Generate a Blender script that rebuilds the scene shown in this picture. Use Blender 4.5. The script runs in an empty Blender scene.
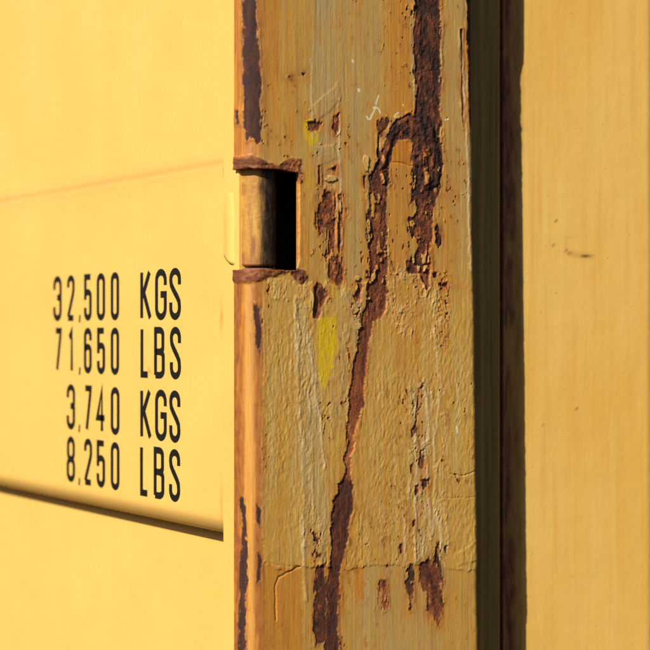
import bpy, math, random
import numpy as np

# ------------------------------------------------------------------ camera, sky, sun, exposure
SC = bpy.context.scene
COL = SC.collection
FPX, ANG, HOR = 1800.0, math.radians(30.5), 331.0        # survey: focal length in photo pixels, yaw, horizon row
SA, CA = math.sin(ANG), math.cos(ANG)
FW, RT = np.array([SA, CA]), np.array([CA, -SA])
P0 = np.array([0.0, 0.030])                               # rear edge of the corner post, at photo column 234
CAM = P0 - 1.8 * FW - (234 - 325) / FPX * 1.8 * RT

cam_d = bpy.data.cameras.new('camera')
cam = bpy.data.objects.new('camera', cam_d); COL.objects.link(cam)
cam.location = (CAM[0], CAM[1], 0.0)
cam.rotation_euler = (math.radians(90), 0, -ANG)
cam_d.sensor_width = 36.0
cam_d.lens = 36.0 * FPX / 650.0
cam_d.shift_y = (HOR - 325.0) / 650.0
cam_d.clip_start, cam_d.clip_end = 0.05, 200.0
cam_d.dof.use_dof = True
cam_d.dof.focus_distance = 1.86
cam_d.dof.aperture_fstop = 5.0
SC.camera = cam

SUN_AZ, SUN_EL = math.radians(24.5), math.radians(33.0)   # horizontal travel direction measured from +x
w = bpy.data.worlds.new('World'); SC.world = w; w.use_nodes = True
wn = w.node_tree
bg = wn.nodes['Background']
sky = wn.nodes.new('ShaderNodeTexSky'); sky.sky_type = 'NISHITA'; sky.sun_disc = False
sky.sun_elevation = SUN_EL
sky.sun_rotation = math.atan2(-math.cos(SUN_AZ), -math.sin(SUN_AZ)) % (2 * math.pi)
wn.links.new(sky.outputs[0], bg.inputs[0]); bg.inputs[1].default_value = 0.05
sun_d = bpy.data.lights.new('sun', 'SUN'); sun_d.energy = 5.0; sun_d.angle = math.radians(0.5)
sun_d.color = (1.0, 0.955, 0.88)
sun = bpy.data.objects.new('sun', sun_d); COL.objects.link(sun)
from mathutils import Vector
sun.rotation_euler = Vector((math.cos(SUN_AZ) * math.cos(SUN_EL), math.sin(SUN_AZ) * math.cos(SUN_EL),
                             -math.sin(SUN_EL))).to_track_quat('-Z', 'Y').to_euler()
VS = SC.view_settings
VS.view_transform = 'Standard'; VS.look = 'None'; VS.exposure = 0.25; VS.gamma = 1.0; VS.use_curve_mapping = False
SC.cycles.use_denoising = False
SC.cycles.max_bounces = 6

# ------------------------------------------------------------------ survey helpers (photo pixel <-> place)
def proj(x, y, z):
    dx, dy = x - CAM[0], y - CAM[1]
    lat, dep = dx * RT[0] + dy * RT[1], dx * FW[0] + dy * FW[1]
    return 325 + FPX * lat / dep, HOR - FPX * z / dep

def on_y(px, y):                                          # x of the sight line through column px in the plane y
    t = (px - 325) / FPX
    d = FW + t * RT
    k = (y - CAM[1]) / d[1]
    return CAM[0] + k * d[0]

def on_x(px, x):                                          # y of the sight line in the plane x
    t = (px - 325) / FPX
    d = FW + t * RT
    k = (x - CAM[0]) / d[0]
    return CAM[1] + k * d[1]

def z_at(x, y, py):
    dep = (x - CAM[0]) * FW[0] + (y - CAM[1]) * FW[1]
    return (HOR - py) * dep / FPX

# ------------------------------------------------------------------ noise
RNG = np.random.RandomState(7)
_tab = RNG.rand(512, 512).astype(np.float32)
def vnoise(x, y, seed=0):
    x = x + seed * 37.17; y = y + seed * 91.73
    xi, yi = np.floor(x).astype(np.int64), np.floor(y).astype(np.int64)
    fx, fy = x - xi, y - yi
    fx = fx * fx * fx * (fx * (fx * 6 - 15) + 10); fy = fy * fy * fy * (fy * (fy * 6 - 15) + 10)
    a = _tab[xi % 512, yi % 512]; b = _tab[(xi + 1) % 512, yi % 512]
    c = _tab[xi % 512, (yi + 1) % 512]; d = _tab[(xi + 1) % 512, (yi + 1) % 512]
    return (a * (1 - fx) + b * fx) * (1 - fy) + (c * (1 - fx) + d * fx) * fy
def fbm(x, y, seed=0, octv=4, gain=0.5):
    s, a, t = 0.0, 1.0, 0.0
    for i in range(octv):
        s = s + a * vnoise(x * 2.03 ** i, y * 2.03 ** i, seed + i * 3); t += a; a *= gain
    return s / t * 2 - 1                                  # about -1..1
def sstep(a, b, v):
    t = np.clip((v - a) / (b - a), 0, 1); return t * t * (3 - 2 * t)

def sdf_poly(X, Y, pts):                                  # signed distance, negative inside (photo pixels)
    P = np.array(pts, float)
    out = np.full(X.shape, 60.0, np.float64)
    m = (X > P[:, 0].min() - 30) & (X < P[:, 0].max() + 30) & (Y > P[:, 1].min() - 30) & (Y < P[:, 1].max() + 30)
    x, y = X[m], Y[m]
    if x.size == 0: return out
    d2 = np.full(x.shape, 1e9); ins = np.zeros(x.shape, bool)
    n = len(P)
    for i in range(n):
        ax, ay = P[i]; bx, by = P[(i + 1) % n]
        ex, ey = bx - ax, by - ay
        wx, wy = x - ax, y - ay
        t = np.clip((wx * ex + wy * ey) / (ex * ex + ey * ey + 1e-9), 0, 1)
        d2 = np.minimum(d2, (wx - ex * t) ** 2 + (wy - ey * t) ** 2)
        if abs(ey) > 1e-9:
            c = (ay > y) != (by > y)
            ins ^= c & (x < ex * (y - ay) / ey + ax)
    d = np.sqrt(d2); d[ins] *= -1
    out[m] = d
    return out

def d_line(X, Y, pts):
    out = np.full(X.shape, 60.0)
    P = np.array(pts, float)
    m = (X > P[:, 0].min() - 20) & (X < P[:, 0].max() + 20) & (Y > P[:, 1].min() - 20) & (Y < P[:, 1].max() + 20)
    x, y = X[m], Y[m]; d2 = np.full(x.shape, 1e9)
    for i in range(len(P) - 1):
        ax, ay = P[i]; bx, by = P[i + 1]; ex, ey = bx - ax, by - ay
        t = np.clip(((x - ax) * ex + (y - ay) * ey) / (ex * ex + ey * ey + 1e-9), 0, 1)
        d2 = np.minimum(d2, (x - ax - ex * t) ** 2 + (y - ay - ey * t) ** 2)
    out[m] = np.sqrt(d2); return out

# ------------------------------------------------------------------ mesh helpers
def make_obj(name, verts, faces, mat, parent=None, smooth=False):
    me = bpy.data.meshes.new(name)
    me.from_pydata([tuple(v) for v in verts], [], [tuple(f) for f in faces])
    if smooth: me.polygons.foreach_set('use_smooth', np.ones(len(me.polygons), bool))
    me.materials.append(mat); me.update()
    o = bpy.data.objects.new(name, me); COL.objects.link(o)
    if parent is not None: o.parent = parent
    return o

def fast_mesh(name, V, Q, mat, parent, attrs=None, smooth=True):
    me = bpy.data.meshes.new(name)
    me.vertices.add(len(V)); me.vertices.foreach_set('co', np.ascontiguousarray(V, np.float32).ravel())
    n = len(Q)
    me.loops.add(n * 4); me.loops.foreach_set('vertex_index', np.ascontiguousarray(Q, np.int32).ravel())
    me.polygons.add(n)
    me.polygons.foreach_set('loop_start', np.arange(0, n * 4, 4, dtype=np.int32))
    me.polygons.foreach_set('use_smooth', np.full(n, smooth, bool))
    me.update(calc_edges=True); me.validate()
    for k, v in (attrs or {}).items():
        a = me.attributes.new(k, 'FLOAT', 'POINT'); a.data.foreach_set('value', np.ascontiguousarray(v, np.float32).ravel())
    me.materials.append(mat)
    o = bpy.data.objects.new(name, me); COL.objects.link(o); o.parent = parent
    return o

def box(name, lo, hi, mat, parent, bev=0.0):
    import bmesh
    bm = bmesh.new(); bmesh.ops.create_cube(bm, size=1)
    for v in bm.verts:
        v.co = Vector(((lo[i] + hi[i]) / 2 + v.co[i] * (hi[i] - lo[i])) for i in range(3))
    if bev: bmesh.ops.bevel(bm, geom=bm.edges[:], offset=bev, segments=2, affect='EDGES', profile=0.5)
    me = bpy.data.meshes.new(name); bm.to_mesh(me); bm.free(); me.materials.append(mat)
    o = bpy.data.objects.new(name, me); COL.objects.link(o); o.parent = parent
    return o

# ------------------------------------------------------------------ materials
class NT:
    def __init__(s, name):
        s.m = bpy.data.materials.new(name); s.m.use_nodes = True
        s.t = s.m.node_tree; s.b = s.t.nodes['Principled BSDF']; s.t.nodes
        s.co = s.n('ShaderNodeTexCoord').outputs['Object']
    def n(s, k, **kw):
        nd = s.t.nodes.new(k)
        for a, v in kw.items(): setattr(nd, a, v)
        return nd
    def l(s, a, b): s.t.links.new(a, b)
    def map(s, scale):
        m = s.n('ShaderNodeMapping'); s.l(s.co, m.inputs[0]); m.inputs['Scale'].default_value = scale; return m.outputs[0]
    def noise(s, scale, detail=4, rough=0.55, aniso=(1, 1, 1), dist=0.0):
        n = s.n('ShaderNodeTexNoise'); s.l(s.map(aniso), n.inputs['Vector'])
        n.inputs['Scale'].default_value = scale; n.inputs['Detail'].default_value = detail
        n.inputs['Roughness'].default_value = rough; n.inputs['Distortion'].default_value = dist
        return n.outputs[0]
    def ramp(s, v, a, b, lo=0.0, hi=1.0):
        m = s.n('ShaderNodeMapRange'); m.inputs[1].default_value = a; m.inputs[2].default_value = b
        m.inputs[3].default_value = lo; m.inputs[4].default_value = hi; m.clamp = True
        s.l(v, m.inputs[0]); return m.outputs[0]
    def attr(s, name):
        a = s.n('ShaderNodeAttribute'); a.attribute_name = name; return a.outputs['Fac']
    def math(s, op, a, b):
        m = s.n('ShaderNodeMath'); m.operation = op
        for i, v in enumerate((a, b)):
            if isinstance(v, (int, float)): m.inputs[i].default_value = v
            else: s.l(v, m.inputs[i])
        return m.outputs[0]
    def mix(s, f, a, b, mode='MIX'):
        m = s.n('ShaderNodeMix'); m.data_type = 'RGBA'; m.blend_type = mode
        if isinstance(f, (int, float)): m.inputs[0].default_value = f
        else: s.l(f, m.inputs[0])
        for i, v in ((6, a), (7, b)):
            if isinstance(v, tuple): m.inputs[i].default_value = (*v, 1)
            else: s.l(v, m.inputs[i])
        return m.outputs[2]
    def bump(s, h, dist, strength=1.0, prev=None):
        b = s.n('ShaderNodeBump'); b.inputs['Strength'].default_value = strength
        b.inputs['Distance'].default_value = dist; s.l(h, b.inputs['Height'])
        if prev is not None: s.l(prev, b.inputs['Normal'])
        return b.outputs[0]
    def out(s, col, rough, nrm=None, spec=0.5):
        if isinstance(col, tuple): s.b.inputs['Base Color'].default_value = (*col, 1)
        else: s.l(col, s.b.inputs['Base Color'])
        if isinstance(rough, (int, float)): s.b.inputs['Roughness'].default_value = rough
        else: s.l(rough, s.b.inputs['Roughness'])
        if nrm is not None: s.l(nrm, s.b.inputs['Normal'])
        s.b.inputs['Specular IOR Level'].default_value = spec
        return s.m

def mat_post():
    k = NT('weathered_ochre_paint')
    A = {n: k.attr(n) for n in ('rust', 'stain', 'grey', 'yellow', 'thick', 'dark', 'white', 'red')}
    streak = k.noise(900, 4, 0.6, (1, 1, 0.035))
    broad = k.noise(60, 4, 0.6, (1, 1, 0.25))
    fine = k.noise(700, 3, 0.6)
    mott = k.noise(180, 5, 0.65, (1, 1, 0.5))
    mid = k.noise(300, 4, 0.62, (1, 1, 0.05))
    mid2 = k.noise(420, 4, 0.62, (1, 1, 0.03))
    smooth = k.mix(k.ramp(broad, 0.3, 0.7), (0.64, 0.335, 0.046), (0.60, 0.345, 0.068))
    smooth = k.mix(k.ramp(streak, 0.42, 0.72, 0, 0.65), smooth, (0.38, 0.22, 0.060))
    smooth = k.mix(k.ramp(mid, 0.52, 0.70, 0, 0.7), smooth, (0.58, 0.25, 0.032))
    smooth = k.mix(k.ramp(mid2, 0.54, 0.72, 0, 0.7), smooth, (0.50, 0.37, 0.14))
    band = k.noise(150, 3, 0.6, (1, 1, 0.018)); band2 = k.noise(210, 4, 0.65, (1, 1, 0.022))
    smooth = k.mix(k.ramp(band, 0.47, 0.62, 0, 0.55), smooth, (0.40, 0.245, 0.080))
    smooth = k.mix(k.ramp(band2, 0.54, 0.64, 0, 0.55), smooth, (0.63, 0.44, 0.16))
    smooth = k.mix(k.ramp(k.noise(330, 4, 0.65, (1, 1, 0.014)), 0.58, 0.68, 0, 0.55), smooth, (0.28, 0.14, 0.04))
    thick = k.mix(k.ramp(broad, 0.3, 0.72), (0.64, 0.355, 0.056), (0.58, 0.35, 0.080))
    thick = k.mix(k.ramp(mott, 0.5, 0.78, 0, 0.5), thick, (0.46, 0.235, 0.036))
    thick = k.mix(k.ramp(mid, 0.50, 0.70, 0, 0.5), thick, (0.56, 0.26, 0.045))
    thick = k.mix(k.ramp(mid2, 0.53, 0.70, 0, 0.6), thick, (0.60, 0.42, 0.15))
    thick = k.mix(k.ramp(streak, 0.52, 0.74, 0, 0.5), thick, (0.33, 0.19, 0.045))
    thick = k.mix(k.ramp(band, 0.50, 0.64, 0, 0.5), thick, (0.53, 0.25, 0.042))
    thick = k.mix(k.ramp(band2, 0.54, 0.66, 0, 0.5), thick, (0.60, 0.44, 0.18))
    c = k.mix(A['thick'], smooth, thick)
    gcol = k.mix(k.ramp(streak, 0.35, 0.66), (0.37, 0.245, 0.10), (0.57, 0.42, 0.18))
    gcol = k.mix(k.ramp(mid2, 0.48, 0.66, 0, .8), gcol, (0.26, 0.18, 0.09))
    gcol = k.mix(k.ramp(mott, 0.56, 0.72, 0, .6), gcol, (0.56, 0.45, 0.24))
    c = k.mix(A['grey'], c, gcol)
    ocol = k.mix(k.ramp(mid, 0.35, 0.7), (0.66, 0.255, 0.022), (0.45, 0.140, 0.018))
    ocol = k.mix(k.ramp(mid2, 0.52, 0.7, 0, 0.5), ocol, (0.66, 0.34, 0.05))
    ocol = k.mix(k.ramp(streak, 0.55, 0.75, 0, 0.6), ocol, (0.34, 0.12, 0.025))
    c = k.mix(A['stain'], c, ocol)
    c = k.mix(A['red'], c, k.mix(k.ramp(mott, 0.35, 0.65), (0.20, 0.058, 0.016), (0.37, 0.120, 0.026)))
    c = k.mix(A['yellow'], c, k.mix(k.ramp(mid, 0.4, 0.65), (0.74, 0.49, 0.006), (0.60, 0.36, 0.014)))
    tone = k.math('ADD', A['dark'], k.math('MULTIPLY', k.math('SUBTRACT', fine, 0.5), 0.55))
    tone = k.math('ADD', tone, k.math('MULTIPLY', k.math('SUBTRACT', mid, 0.5), 0.35))
    cr = k.n('ShaderNodeValToRGB'); k.l(tone, cr.inputs[0]); e = cr.color_ramp.elements
    e[0].position, e[0].color = 0.0, (0.016, 0.0075, 0.0065, 1); e[1].position, e[1].color = 1.0, (0.56, 0.26, 0.08, 1)
    for p_, c_ in ((.30, (0.050, 0.017, 0.0105, 1)), (.52, (0.125, 0.034, 0.013, 1)), (.70, (0.25, 0.066, 0.018, 1)), (.85, (0.40, 0.13, 0.032, 1))):
        q_ = e.new(p_); q_.color = c_
    rcol = cr.outputs[0]
    c = k.mix(A['rust'], c, rcol)
    c = k.mix(A['white'], c, (0.84, 0.72, 0.45))
    h1 = k.bump(fine, 0.0006, 0.35)
    h2 = k.bump(k.noise(350, 4, 0.65, (1, 1, 0.3)), 0.0010, 0.28, h1)
    rough = k.mix(A['rust'], (0.46, 0.46, 0.46), (0.85, 0.85, 0.85))
    return k.out(c, rough, h2, 0.35)

def mat_door():
    k = NT('bright_yellow_door_paint')
    broad = k.noise(9, 4, 0.55)
    c = k.mix(k.ramp(broad, 0.35, 0.65), (0.78, 0.475, 0.112), (0.76, 0.452, 0.100))
    sp = k.noise(240, 3, 0.6)
    area = k.noise(14, 3, 0.6)
    sm = k.math('MULTIPLY', k.ramp(sp, 0.62, 0.75), k.ramp(area, 0.42, 0.62, 0, 0.75))
    c = k.mix(sm, c, (0.58, 0.30, 0.05))
    drip = k.noise(160, 3, 0.6, (1, 1, 0.05))
    c = k.mix(k.ramp(drip, 0.55, 0.8, 0, 0.18), c, (0.62, 0.36, 0.07))
    c = k.mix(k.attr('dirt_shade'), c, (0.33, 0.16, 0.045))
    c = k.mix(k.attr('rust'), c, (0.42, 0.15, 0.03))
    nb = k.bump(k.noise(400, 3, 0.6), 0.0004, 0.35)
    nb = k.bump(k.noise(16, 3, 0.5), 0.004, 0.35, nb)
    return k.out(c, 0.5, nb, 0.35)

def mat_side():
    k = NT('faded_yellow_side_paint')
    broad = k.noise(11, 4, 0.6, (1, 1, 0.35))
    streak = k.noise(130, 4, 0.6, (1, 1, 0.04))
    c = k.mix(k.ramp(broad, 0.32, 0.68), (0.60, 0.375, 0.088), (0.575, 0.325, 0.058))
    c = k.mix(k.ramp(streak, 0.48, 0.75, 0, 0.6), c, (0.55, 0.25, 0.035))
    c = k.mix(k.ramp(k.noise(60, 3, 0.6, (1, 1, 0.06)), 0.52, 0.72, 0, 0.5), c, (0.62, 0.42, 0.12))
    sp = k.noise(300, 2, 0.5)
    c = k.mix(k.ramp(sp, 0.735, 0.765, 0, 0.8), c, (0.32, 0.12, 0.03))
    c = k.mix(k.attr('rust'), c, k.mix(k.ramp(k.noise(200, 4, 0.6, (1, 1, 0.2)), 0.4, 0.62), (0.13, 0.035, 0.014), (0.30, 0.10, 0.04)))  # rust, plus the shade painted along the seam
    nb = k.bump(k.noise(420, 3, 0.6), 0.0005, 0.4)
    nb = k.bump(k.noise(30, 3, 0.5), 0.003, 0.3, nb)
    return k.out(c, 0.5, nb, 0.35)

def mat_flange():
    k = NT('dull_olive_ochre_primer')
    streak = k.noise(200, 4, 0.6, (1, 1, 0.03))
    c = k.mix(k.ramp(streak, 0.4, 0.68), (0.33, 0.195, 0.052), (0.21, 0.115, 0.034))
    nb = k.bump(k.noise(420, 3, 0.6), 0.0005, 0.4)
    return k.out(c, 0.6, nb, 0.3)

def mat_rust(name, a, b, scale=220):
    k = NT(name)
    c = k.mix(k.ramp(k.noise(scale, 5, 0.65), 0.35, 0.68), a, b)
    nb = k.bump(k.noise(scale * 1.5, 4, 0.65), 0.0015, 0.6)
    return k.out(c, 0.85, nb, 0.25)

def mat_barrel():
    k = NT('worn_hinge_paint')
    streak = k.noise(150, 5, 0.65, (1, 1, 0.30))
    c = k.mix(k.ramp(streak, 0.38, 0.72), (0.54, 0.29, 0.055), (0.38, 0.165, 0.036))
    c = k.mix(k.ramp(k.noise(420, 4, 0.65), 0.60, 0.72, 0, 0.6), c, (0.16, 0.06, 0.02))
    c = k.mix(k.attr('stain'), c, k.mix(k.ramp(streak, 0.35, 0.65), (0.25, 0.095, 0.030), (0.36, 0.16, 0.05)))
    c = k.mix(k.attr('side_dark'), c, k.mix(k.ramp(k.noise(300, 4, 0.6, (1, 1, .3)), 0.4, 0.66), (0.014, 0.009, 0.006), (0.075, 0.042, 0.022)))
    nb = k.bump(k.noise(320, 4, 0.6), 0.0012, 0.5)
    return k.out(c, 0.55, nb, 0.22)

def mat_ink():
    k = NT('black_stencil_paint')
    c = k.mix(k.ramp(k.noise(300, 3, 0.6), 0.58, 0.8), (0.008, 0.0065, 0.004), (0.05, 0.03, 0.010))
    return k.out(c, 0.55, None, 0.3)

M_POST, M_DOOR, M_SIDE, M_FLANGE = mat_post(), mat_door(), mat_side(), mat_flange()
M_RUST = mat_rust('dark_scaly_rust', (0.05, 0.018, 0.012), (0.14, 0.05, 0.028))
M_BROWN = mat_rust('purple_brown_rust', (0.16, 0.065, 0.042), (0.34, 0.16, 0.095), 160)
M_BARREL, M_INK = mat_barrel(), mat_ink()
k = NT('curled_ochre_paint_flake')
M_FLAKE = k.out(k.mix(k.ramp(k.noise(500, 4, 0.6), 0.4, 0.65), (0.47, 0.27, 0.06), (0.54, 0.36, 0.12)), 0.5, None, 0.3)

# ------------------------------------------------------------------ the container
con = bpy.data.objects.new('shipping_container', None); COL.objects.link(con)
con['label'] = 'yellow steel shipping container corner with rusty flaking post and black weight lettering on its door'
con['category'] = 'container'

ZT, ZB = 0.75, -0.75                                      # how much of its height is built

# ---- corner post: profile rear lip -> rounded corner -> broad face -> rounded right edge -> return
R_C = 0.018
X_R = on_y(475, 0.0)                                      # right edge of the broad face
STEP = 0.00075
prof = []                                                 # (x, y, nx, ny)
for y in np.linspace(0.030, R_C, 16, endpoint=False): prof.append((0, y, -1, 0))
for t in np.linspace(0, math.pi / 2, 38, endpoint=False):
    prof.append((R_C - R_C * math.cos(t), R_C - R_C * math.sin(t), -math.cos(t), -math.sin(t)))
R_E = 0.005
for x in np.arange(R_C, X_R - R_E, STEP): prof.append((x, 0, 0, -1))
for t in np.linspace(0, math.pi / 2, 9, endpoint=False):
    prof.append((X_R - R_E + R_E * math.sin(t), R_E - R_E * math.cos(t), math.sin(t), -math.cos(t)))
for y in np.linspace(R_E, 0.045, 12): prof.append((X_R, y, 1, 0))
prof = np.array(prof)
zf = np.arange(-0.372, 0.372, STEP)
zz = np.concatenate([np.linspace(ZB, zf[0], 24, endpoint=False), zf, np.linspace(zf[-1] + STEP, ZT, 24)])
nu, nz = len(prof), len(zz)
BX, Z = np.meshgrid(prof[:, 0], zz); BY = np.repeat(prof[None, :, 1], nz, 0)
NX = np.repeat(prof[None, :, 2], nz, 0); NY = np.repeat(prof[None, :, 3], nz, 0)
PX, PY = proj(BX, BY, Z)                                  # survey coordinates of every point of the bare steel

wx = 2.2 * fbm(PX / 7, PY / 9, 11, 4) + 0.9 * fbm(PX / 2, PY / 2, 12, 2)
wy = 3.0 * fbm(PX / 7, PY / 9, 15, 4) + 0.9 * fbm(PX / 2, PY / 2, 16, 2)
def P(pts, amp=1.0): return sdf_poly(PX + wx * amp, PY + wy * amp, pts)

def soft_disc(cx, cy, r): return sstep(r, r * .5, np.hypot(PX - cx, PY - cy))
def soft_poly(pts, e): return sstep(e, -e, P(pts, 1.5))
RUST_MAIN = [(414,-60),(443,-60),(442,60),(441,105),(441,130),(444,165),(441,182),(437,200),(434,215),(434,235),(431,252),
    (430,272),(428,292),(424,288),(421,274),(408,273),(408,262),(413,250),(416,242),(409,232),(406,222),(412,212),(408,204),
    (412,195),(412,175),(413,150),(411,138),(404,140),(398,140),(394,149),(391,163),(389,180),(387,200),(386,230),(388,262),
    (388,290),(386,310),(380,316),(372,322),(367,350),(364,385),(362,412),(357,430),(352,455),(353,480),(350,500),(348,525),
    (345,540),(341,560),(338,600),(336,680),(325,680),(328,590),(331,555),(333,520),(336,498),(343,480),(345,455),(347,430),
    (350,405),(353,375),(357,350),(361,325),(366,300),(369,280),(368,250),(368,215),(370,185),(376,162),(382,152),(386,138),
    (390,128),(396,120),(404,115.5),(411,115.5),(415.5,116),(416,108),(415.5,95)]
RUSTS = [
    ([(376,158),(378,135),(379,122),(386,117),(391,122),(384,128),(381,145),(381,158)], .5),
    ([(325,190),(330,192),(336,194),(336,203),(334,215),(331,238),(328,228),(324,234),(318,229),(317,212),(319,206),(323,200)], .7), ([(318.5,166),(320,165),(320.5,184),(318.5,184)], .3), ([(331,169.5),(337,165.5),(337.5,172),(336,172)], .3),
    ([(339,196),(344,195),(342,205)], .6), ([(339,212),(343,209),(342,222),(338,225)], .6), ([(346,208),(348.5,208),(348,218),(346,218)], .4),
    ([(330,218),(336,218),(336,240),(333,252),(328,258),(325,256),(328,244)], .8), ([(338,222),(342,222),(341,250),(339,256)], .5),
    ([(328,266),(332,257),(341,254),(343,270),(343,284),(338,285),(334,279),(329,278)], .8),
    ([(315,288),(318,283),(326,286),(327,296),(322,302),(319,318),(314,318),(312,305)], .7),
    ([(356,279),(359,278),(362,288),(361,300),(356,303),(354,297),(358,290)], .6),
    ([(432,180),(440,184),(440,197),(434,198)], .7), ([(436,228),(439,224),(443,232),(443,245),(439,250),(436,242)], .6),
    ([(432,272),(437,272),(437,279),(433,279)], .8), ([(438,282),(447,283),(446,289),(439,288)], .8), ([(444,300),(447,300),(446,306)], .6),
    ([(419,384),(424,383),(421,391)], .3), ([(417,412),(418,400),(418,396),(416.5,415),(415,425),(411,430),(412,437),(417,432),(416,424)], .3),
    ([(421,451),(424,458),(423,468),(419,468),(418,462)], .5), ([(420,479),(429,477),(427,487),(424,488)], .5), ([(415,486),(419,484),(419,492),(415,495)], .5),
    ([(410,466),(412,464),(412,472),(410,474)], .4),
    ([(412,521),(415,518),(415,526),(412,527)], .4), ([(418,530),(420,530),(419,537)], .3), ([(434,548),(438,541),(438,556),(434,564)], .6),
    ([(443,546),(447,544),(448,551),(443,553)], .9), ([(420,563),(427,559),(432,564),(438,554),(440,577),(442,600),(436,625),(428,610),(424,590),(418,580)], 1.0),
    ([(408,567),(413,565),(414,580),(413,600),(410,610),(407,582)], .8), ([(380,583),(386,578),(388,590),(388,606),(382,610)], .8),
    ([(399,548),(400.5,545),(401,553),(399,554)], .4),
    ([(317,566),(324,564),(326,580),(326,640),(313,650),(315,590)], 1.0), ([(312,534),(314,532),(319,540),(317,548),(319,556),(315,560),(316,548)], 1.0),
    ([(339,540),(346,525),(348,540),(342,556)], .8), ([(346,498),(353,492),(354,508),(350,515)], .7),
    ([(242,-40),(254,-40),(258,40),(261,70),(262,85),(261,110),(262,138),(257,144),(252,137),(245,142),(244,120),(243,90),(243,62)], .6),
    ([(241,495),(244,500),(246,530),(247,560),(246,590),(244,660),(238,660),(239,575),(242,545)], .6),
    ([(257,503),(261,511),(261,527),(257,522)], .5), ([(258,553),(262,560),(261,580),(257,583)], .5), ([(254,302),(260,310),(262,340),(260,353),(256,345)], .7),
    ([(308,122),(316,120),(322,123),(321,130),(314,134),(309,130)], .6), ([(333,118),(339,114),(341,125),(337,134),(333,128)], .5),
    ([(470.5,-40),(476,-40),(475.5,110),(474,138),(471.5,120)], .5), ([(463.5,30),(465.2,30),(465.8,128),(464.4,122)], .3),
    ([(289,77),(291,76),(291,79)], .2), ([(302,73),(305,73),(304,76)], .2), ([(358,333),(366,327),(366,332),(361,337)], .5), ([(352,310),(359,308),(358,314),(352,315)], .4),
    ([(235,112),(238,110),(239,124),(236,126)], .4), ([(456,196),(457.5,196),(457,199)], .2), ([(364,176),(366,176),(365.5,190),(364,188)], .3),
]
tear = fbm(PX / 2.3, PY / 9, 21, 4, .6)                       # paint tears along the grain of the old brush strokes
tear2 = fbm(PX / 9, PY / 16, 25, 3)
rust_d = P(RUST_MAIN) + (2.4 * tear + 2.0 * tear2) * (1 - .75 * soft_disc(406, 122, 40)) * (1 - .6 * sstep(285, 330, PY)) - 1.2 * sstep(300, 330, PY) * (1 - 1.6 * sstep(405, 420, PY) * sstep(486, 472, PY)) + .9 * tear * sstep(400, 415, PY) * sstep(490, 475, PY)
main_d = rust_d.copy()
for pts, a in RUSTS:
    big = min(1.0, (max(p[0] for p in pts) - min(p[0] for p in pts)) / 9)
    rust_d = np.minimum(rust_d, P(pts, a) + (2.4 * tear + 1.2 * tear2) * big)
rust_d = np.where((PX > 312) & (PX < 348) & (PY > 184) & (PY < 262), rust_d + 3.2 * fbm(PX / 1.8, PY / 26, 27, 3), rust_d)
rust_d = np.where((PY > 535) & (PX > 372), rust_d + 3.4 * fbm(PX / 2.4, PY / 8, 33, 4), rust_d)
# small islands of paint left standing on the big rust field
isl = fbm(PX / 5, PY / 11, 31, 3)
rust_d = np.where((isl > 0.40) & (main_d < -0.5) & (PY < 300) & (PY > 150), np.minimum((isl - 0.40) * 12, 1.5), rust_d)
island_d = P([(394,146),(398,141),(404,141),(411,139),(413,162),(413,200),(411,250),(406,266),(395,270),(389,262),(388,205),(390,165)], .5)
# random chips of all sizes
chip = fbm(PX / 3.2, PY / 6.5, 41, 3) + 0.35 * fbm(PX / 40, PY / 60, 45, 2)
rust_d = np.minimum(rust_d, (0.74 - chip) * 14 + np.where(PX < 262, 6, 0) + 3 * sstep(.1, -.3, fbm(PX / 50, PY / 60, 47, 2)))
crumb = fbm(PX / 1.9, PY / 3.6, 49, 3)
zone = np.maximum.reduce([soft_poly([(437,268),(449,268),(450,350),(438,350)], 3), soft_poly([(310,528),(321,526),(322,564),(311,564)], 3),
    .55 * soft_poly([(376,480),(412,480),(412,562),(376,562)], 8), .75 * soft_poly([(353,276),(364,276),(360,345),(350,345)], 3), .6 * soft_poly([(410,385),(430,385),(432,555),(410,555)], 5),
    .7 * soft_poly([(388,262),(432,270),(430,290),(390,282)], 4)])
rust_d = np.minimum(rust_d, (1.02 - crumb - .62 * zone) * 9 + 40 * (zone < .05))
# rust-eaten collars above and below the hinge notch
NT_Y, NB_Y, N_X = 168.0, 269.5, 299.5
col_t = P([(225,159),(240,157),(252,155),(260,158),(268,163),(280,165),(286,160),(294,158),(302,159),(303,168),(303,182),(297,184),(225,184)], .5)
col_b = P([(225,262),(275,262),(298,268),(306,271),(307,280),(302,285),(297,282),(290,273),(276,275),(262,280),(250,283),(225,282)], .5)
collar = np.minimum(col_t, col_b)

for pts in ([(408,206),(415,199),(418,207),(413,217),(407,215)], [(409,239),(417,237),(419,246),(414,258),(410,252)], [(402,219),(408,216),(410,227),(404,230)],
            [(433,262),(437,258),(438,270),(434,272)], [(424,170),(428,166),(429,182),(425,186)], [(372,196),(375,194),(375,214),(372,216)]):
    rust_d = np.maximum(rust_d, -P(pts, .8))                 # scraps of paint still clinging inside the rust
rust = sstep(0.9, -0.7, rust_d)
weep = np.exp(-np.clip(rust_d, 0, 60) / 2.2) * sstep(-.1, .45, fbm(PX / 2.2, PY / 14, 29, 3)) * .75   # brown bleeding from the edges
rust = np.maximum(rust, weep * (rust_d < 12))
coll = sstep(1.0, -1.0, collar)
thick_d = np.minimum(P([(263,276),(312,286),(345,284),(368,282),(388,272),(410,268),(440,276),(475,272),(490,272),(490,572),(444,570),(440,560),
             (405,566),(365,566),(352,570),(300,566),(286,571),(264,564),(261,480),(263,380)], .8), 60)
thick = sstep(1.0, -1.0, thick_d + 16 * fbm(PX / 7, PY / 16, 42, 4) * sstep(315, 300, PY) * (PX > 290))
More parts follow.
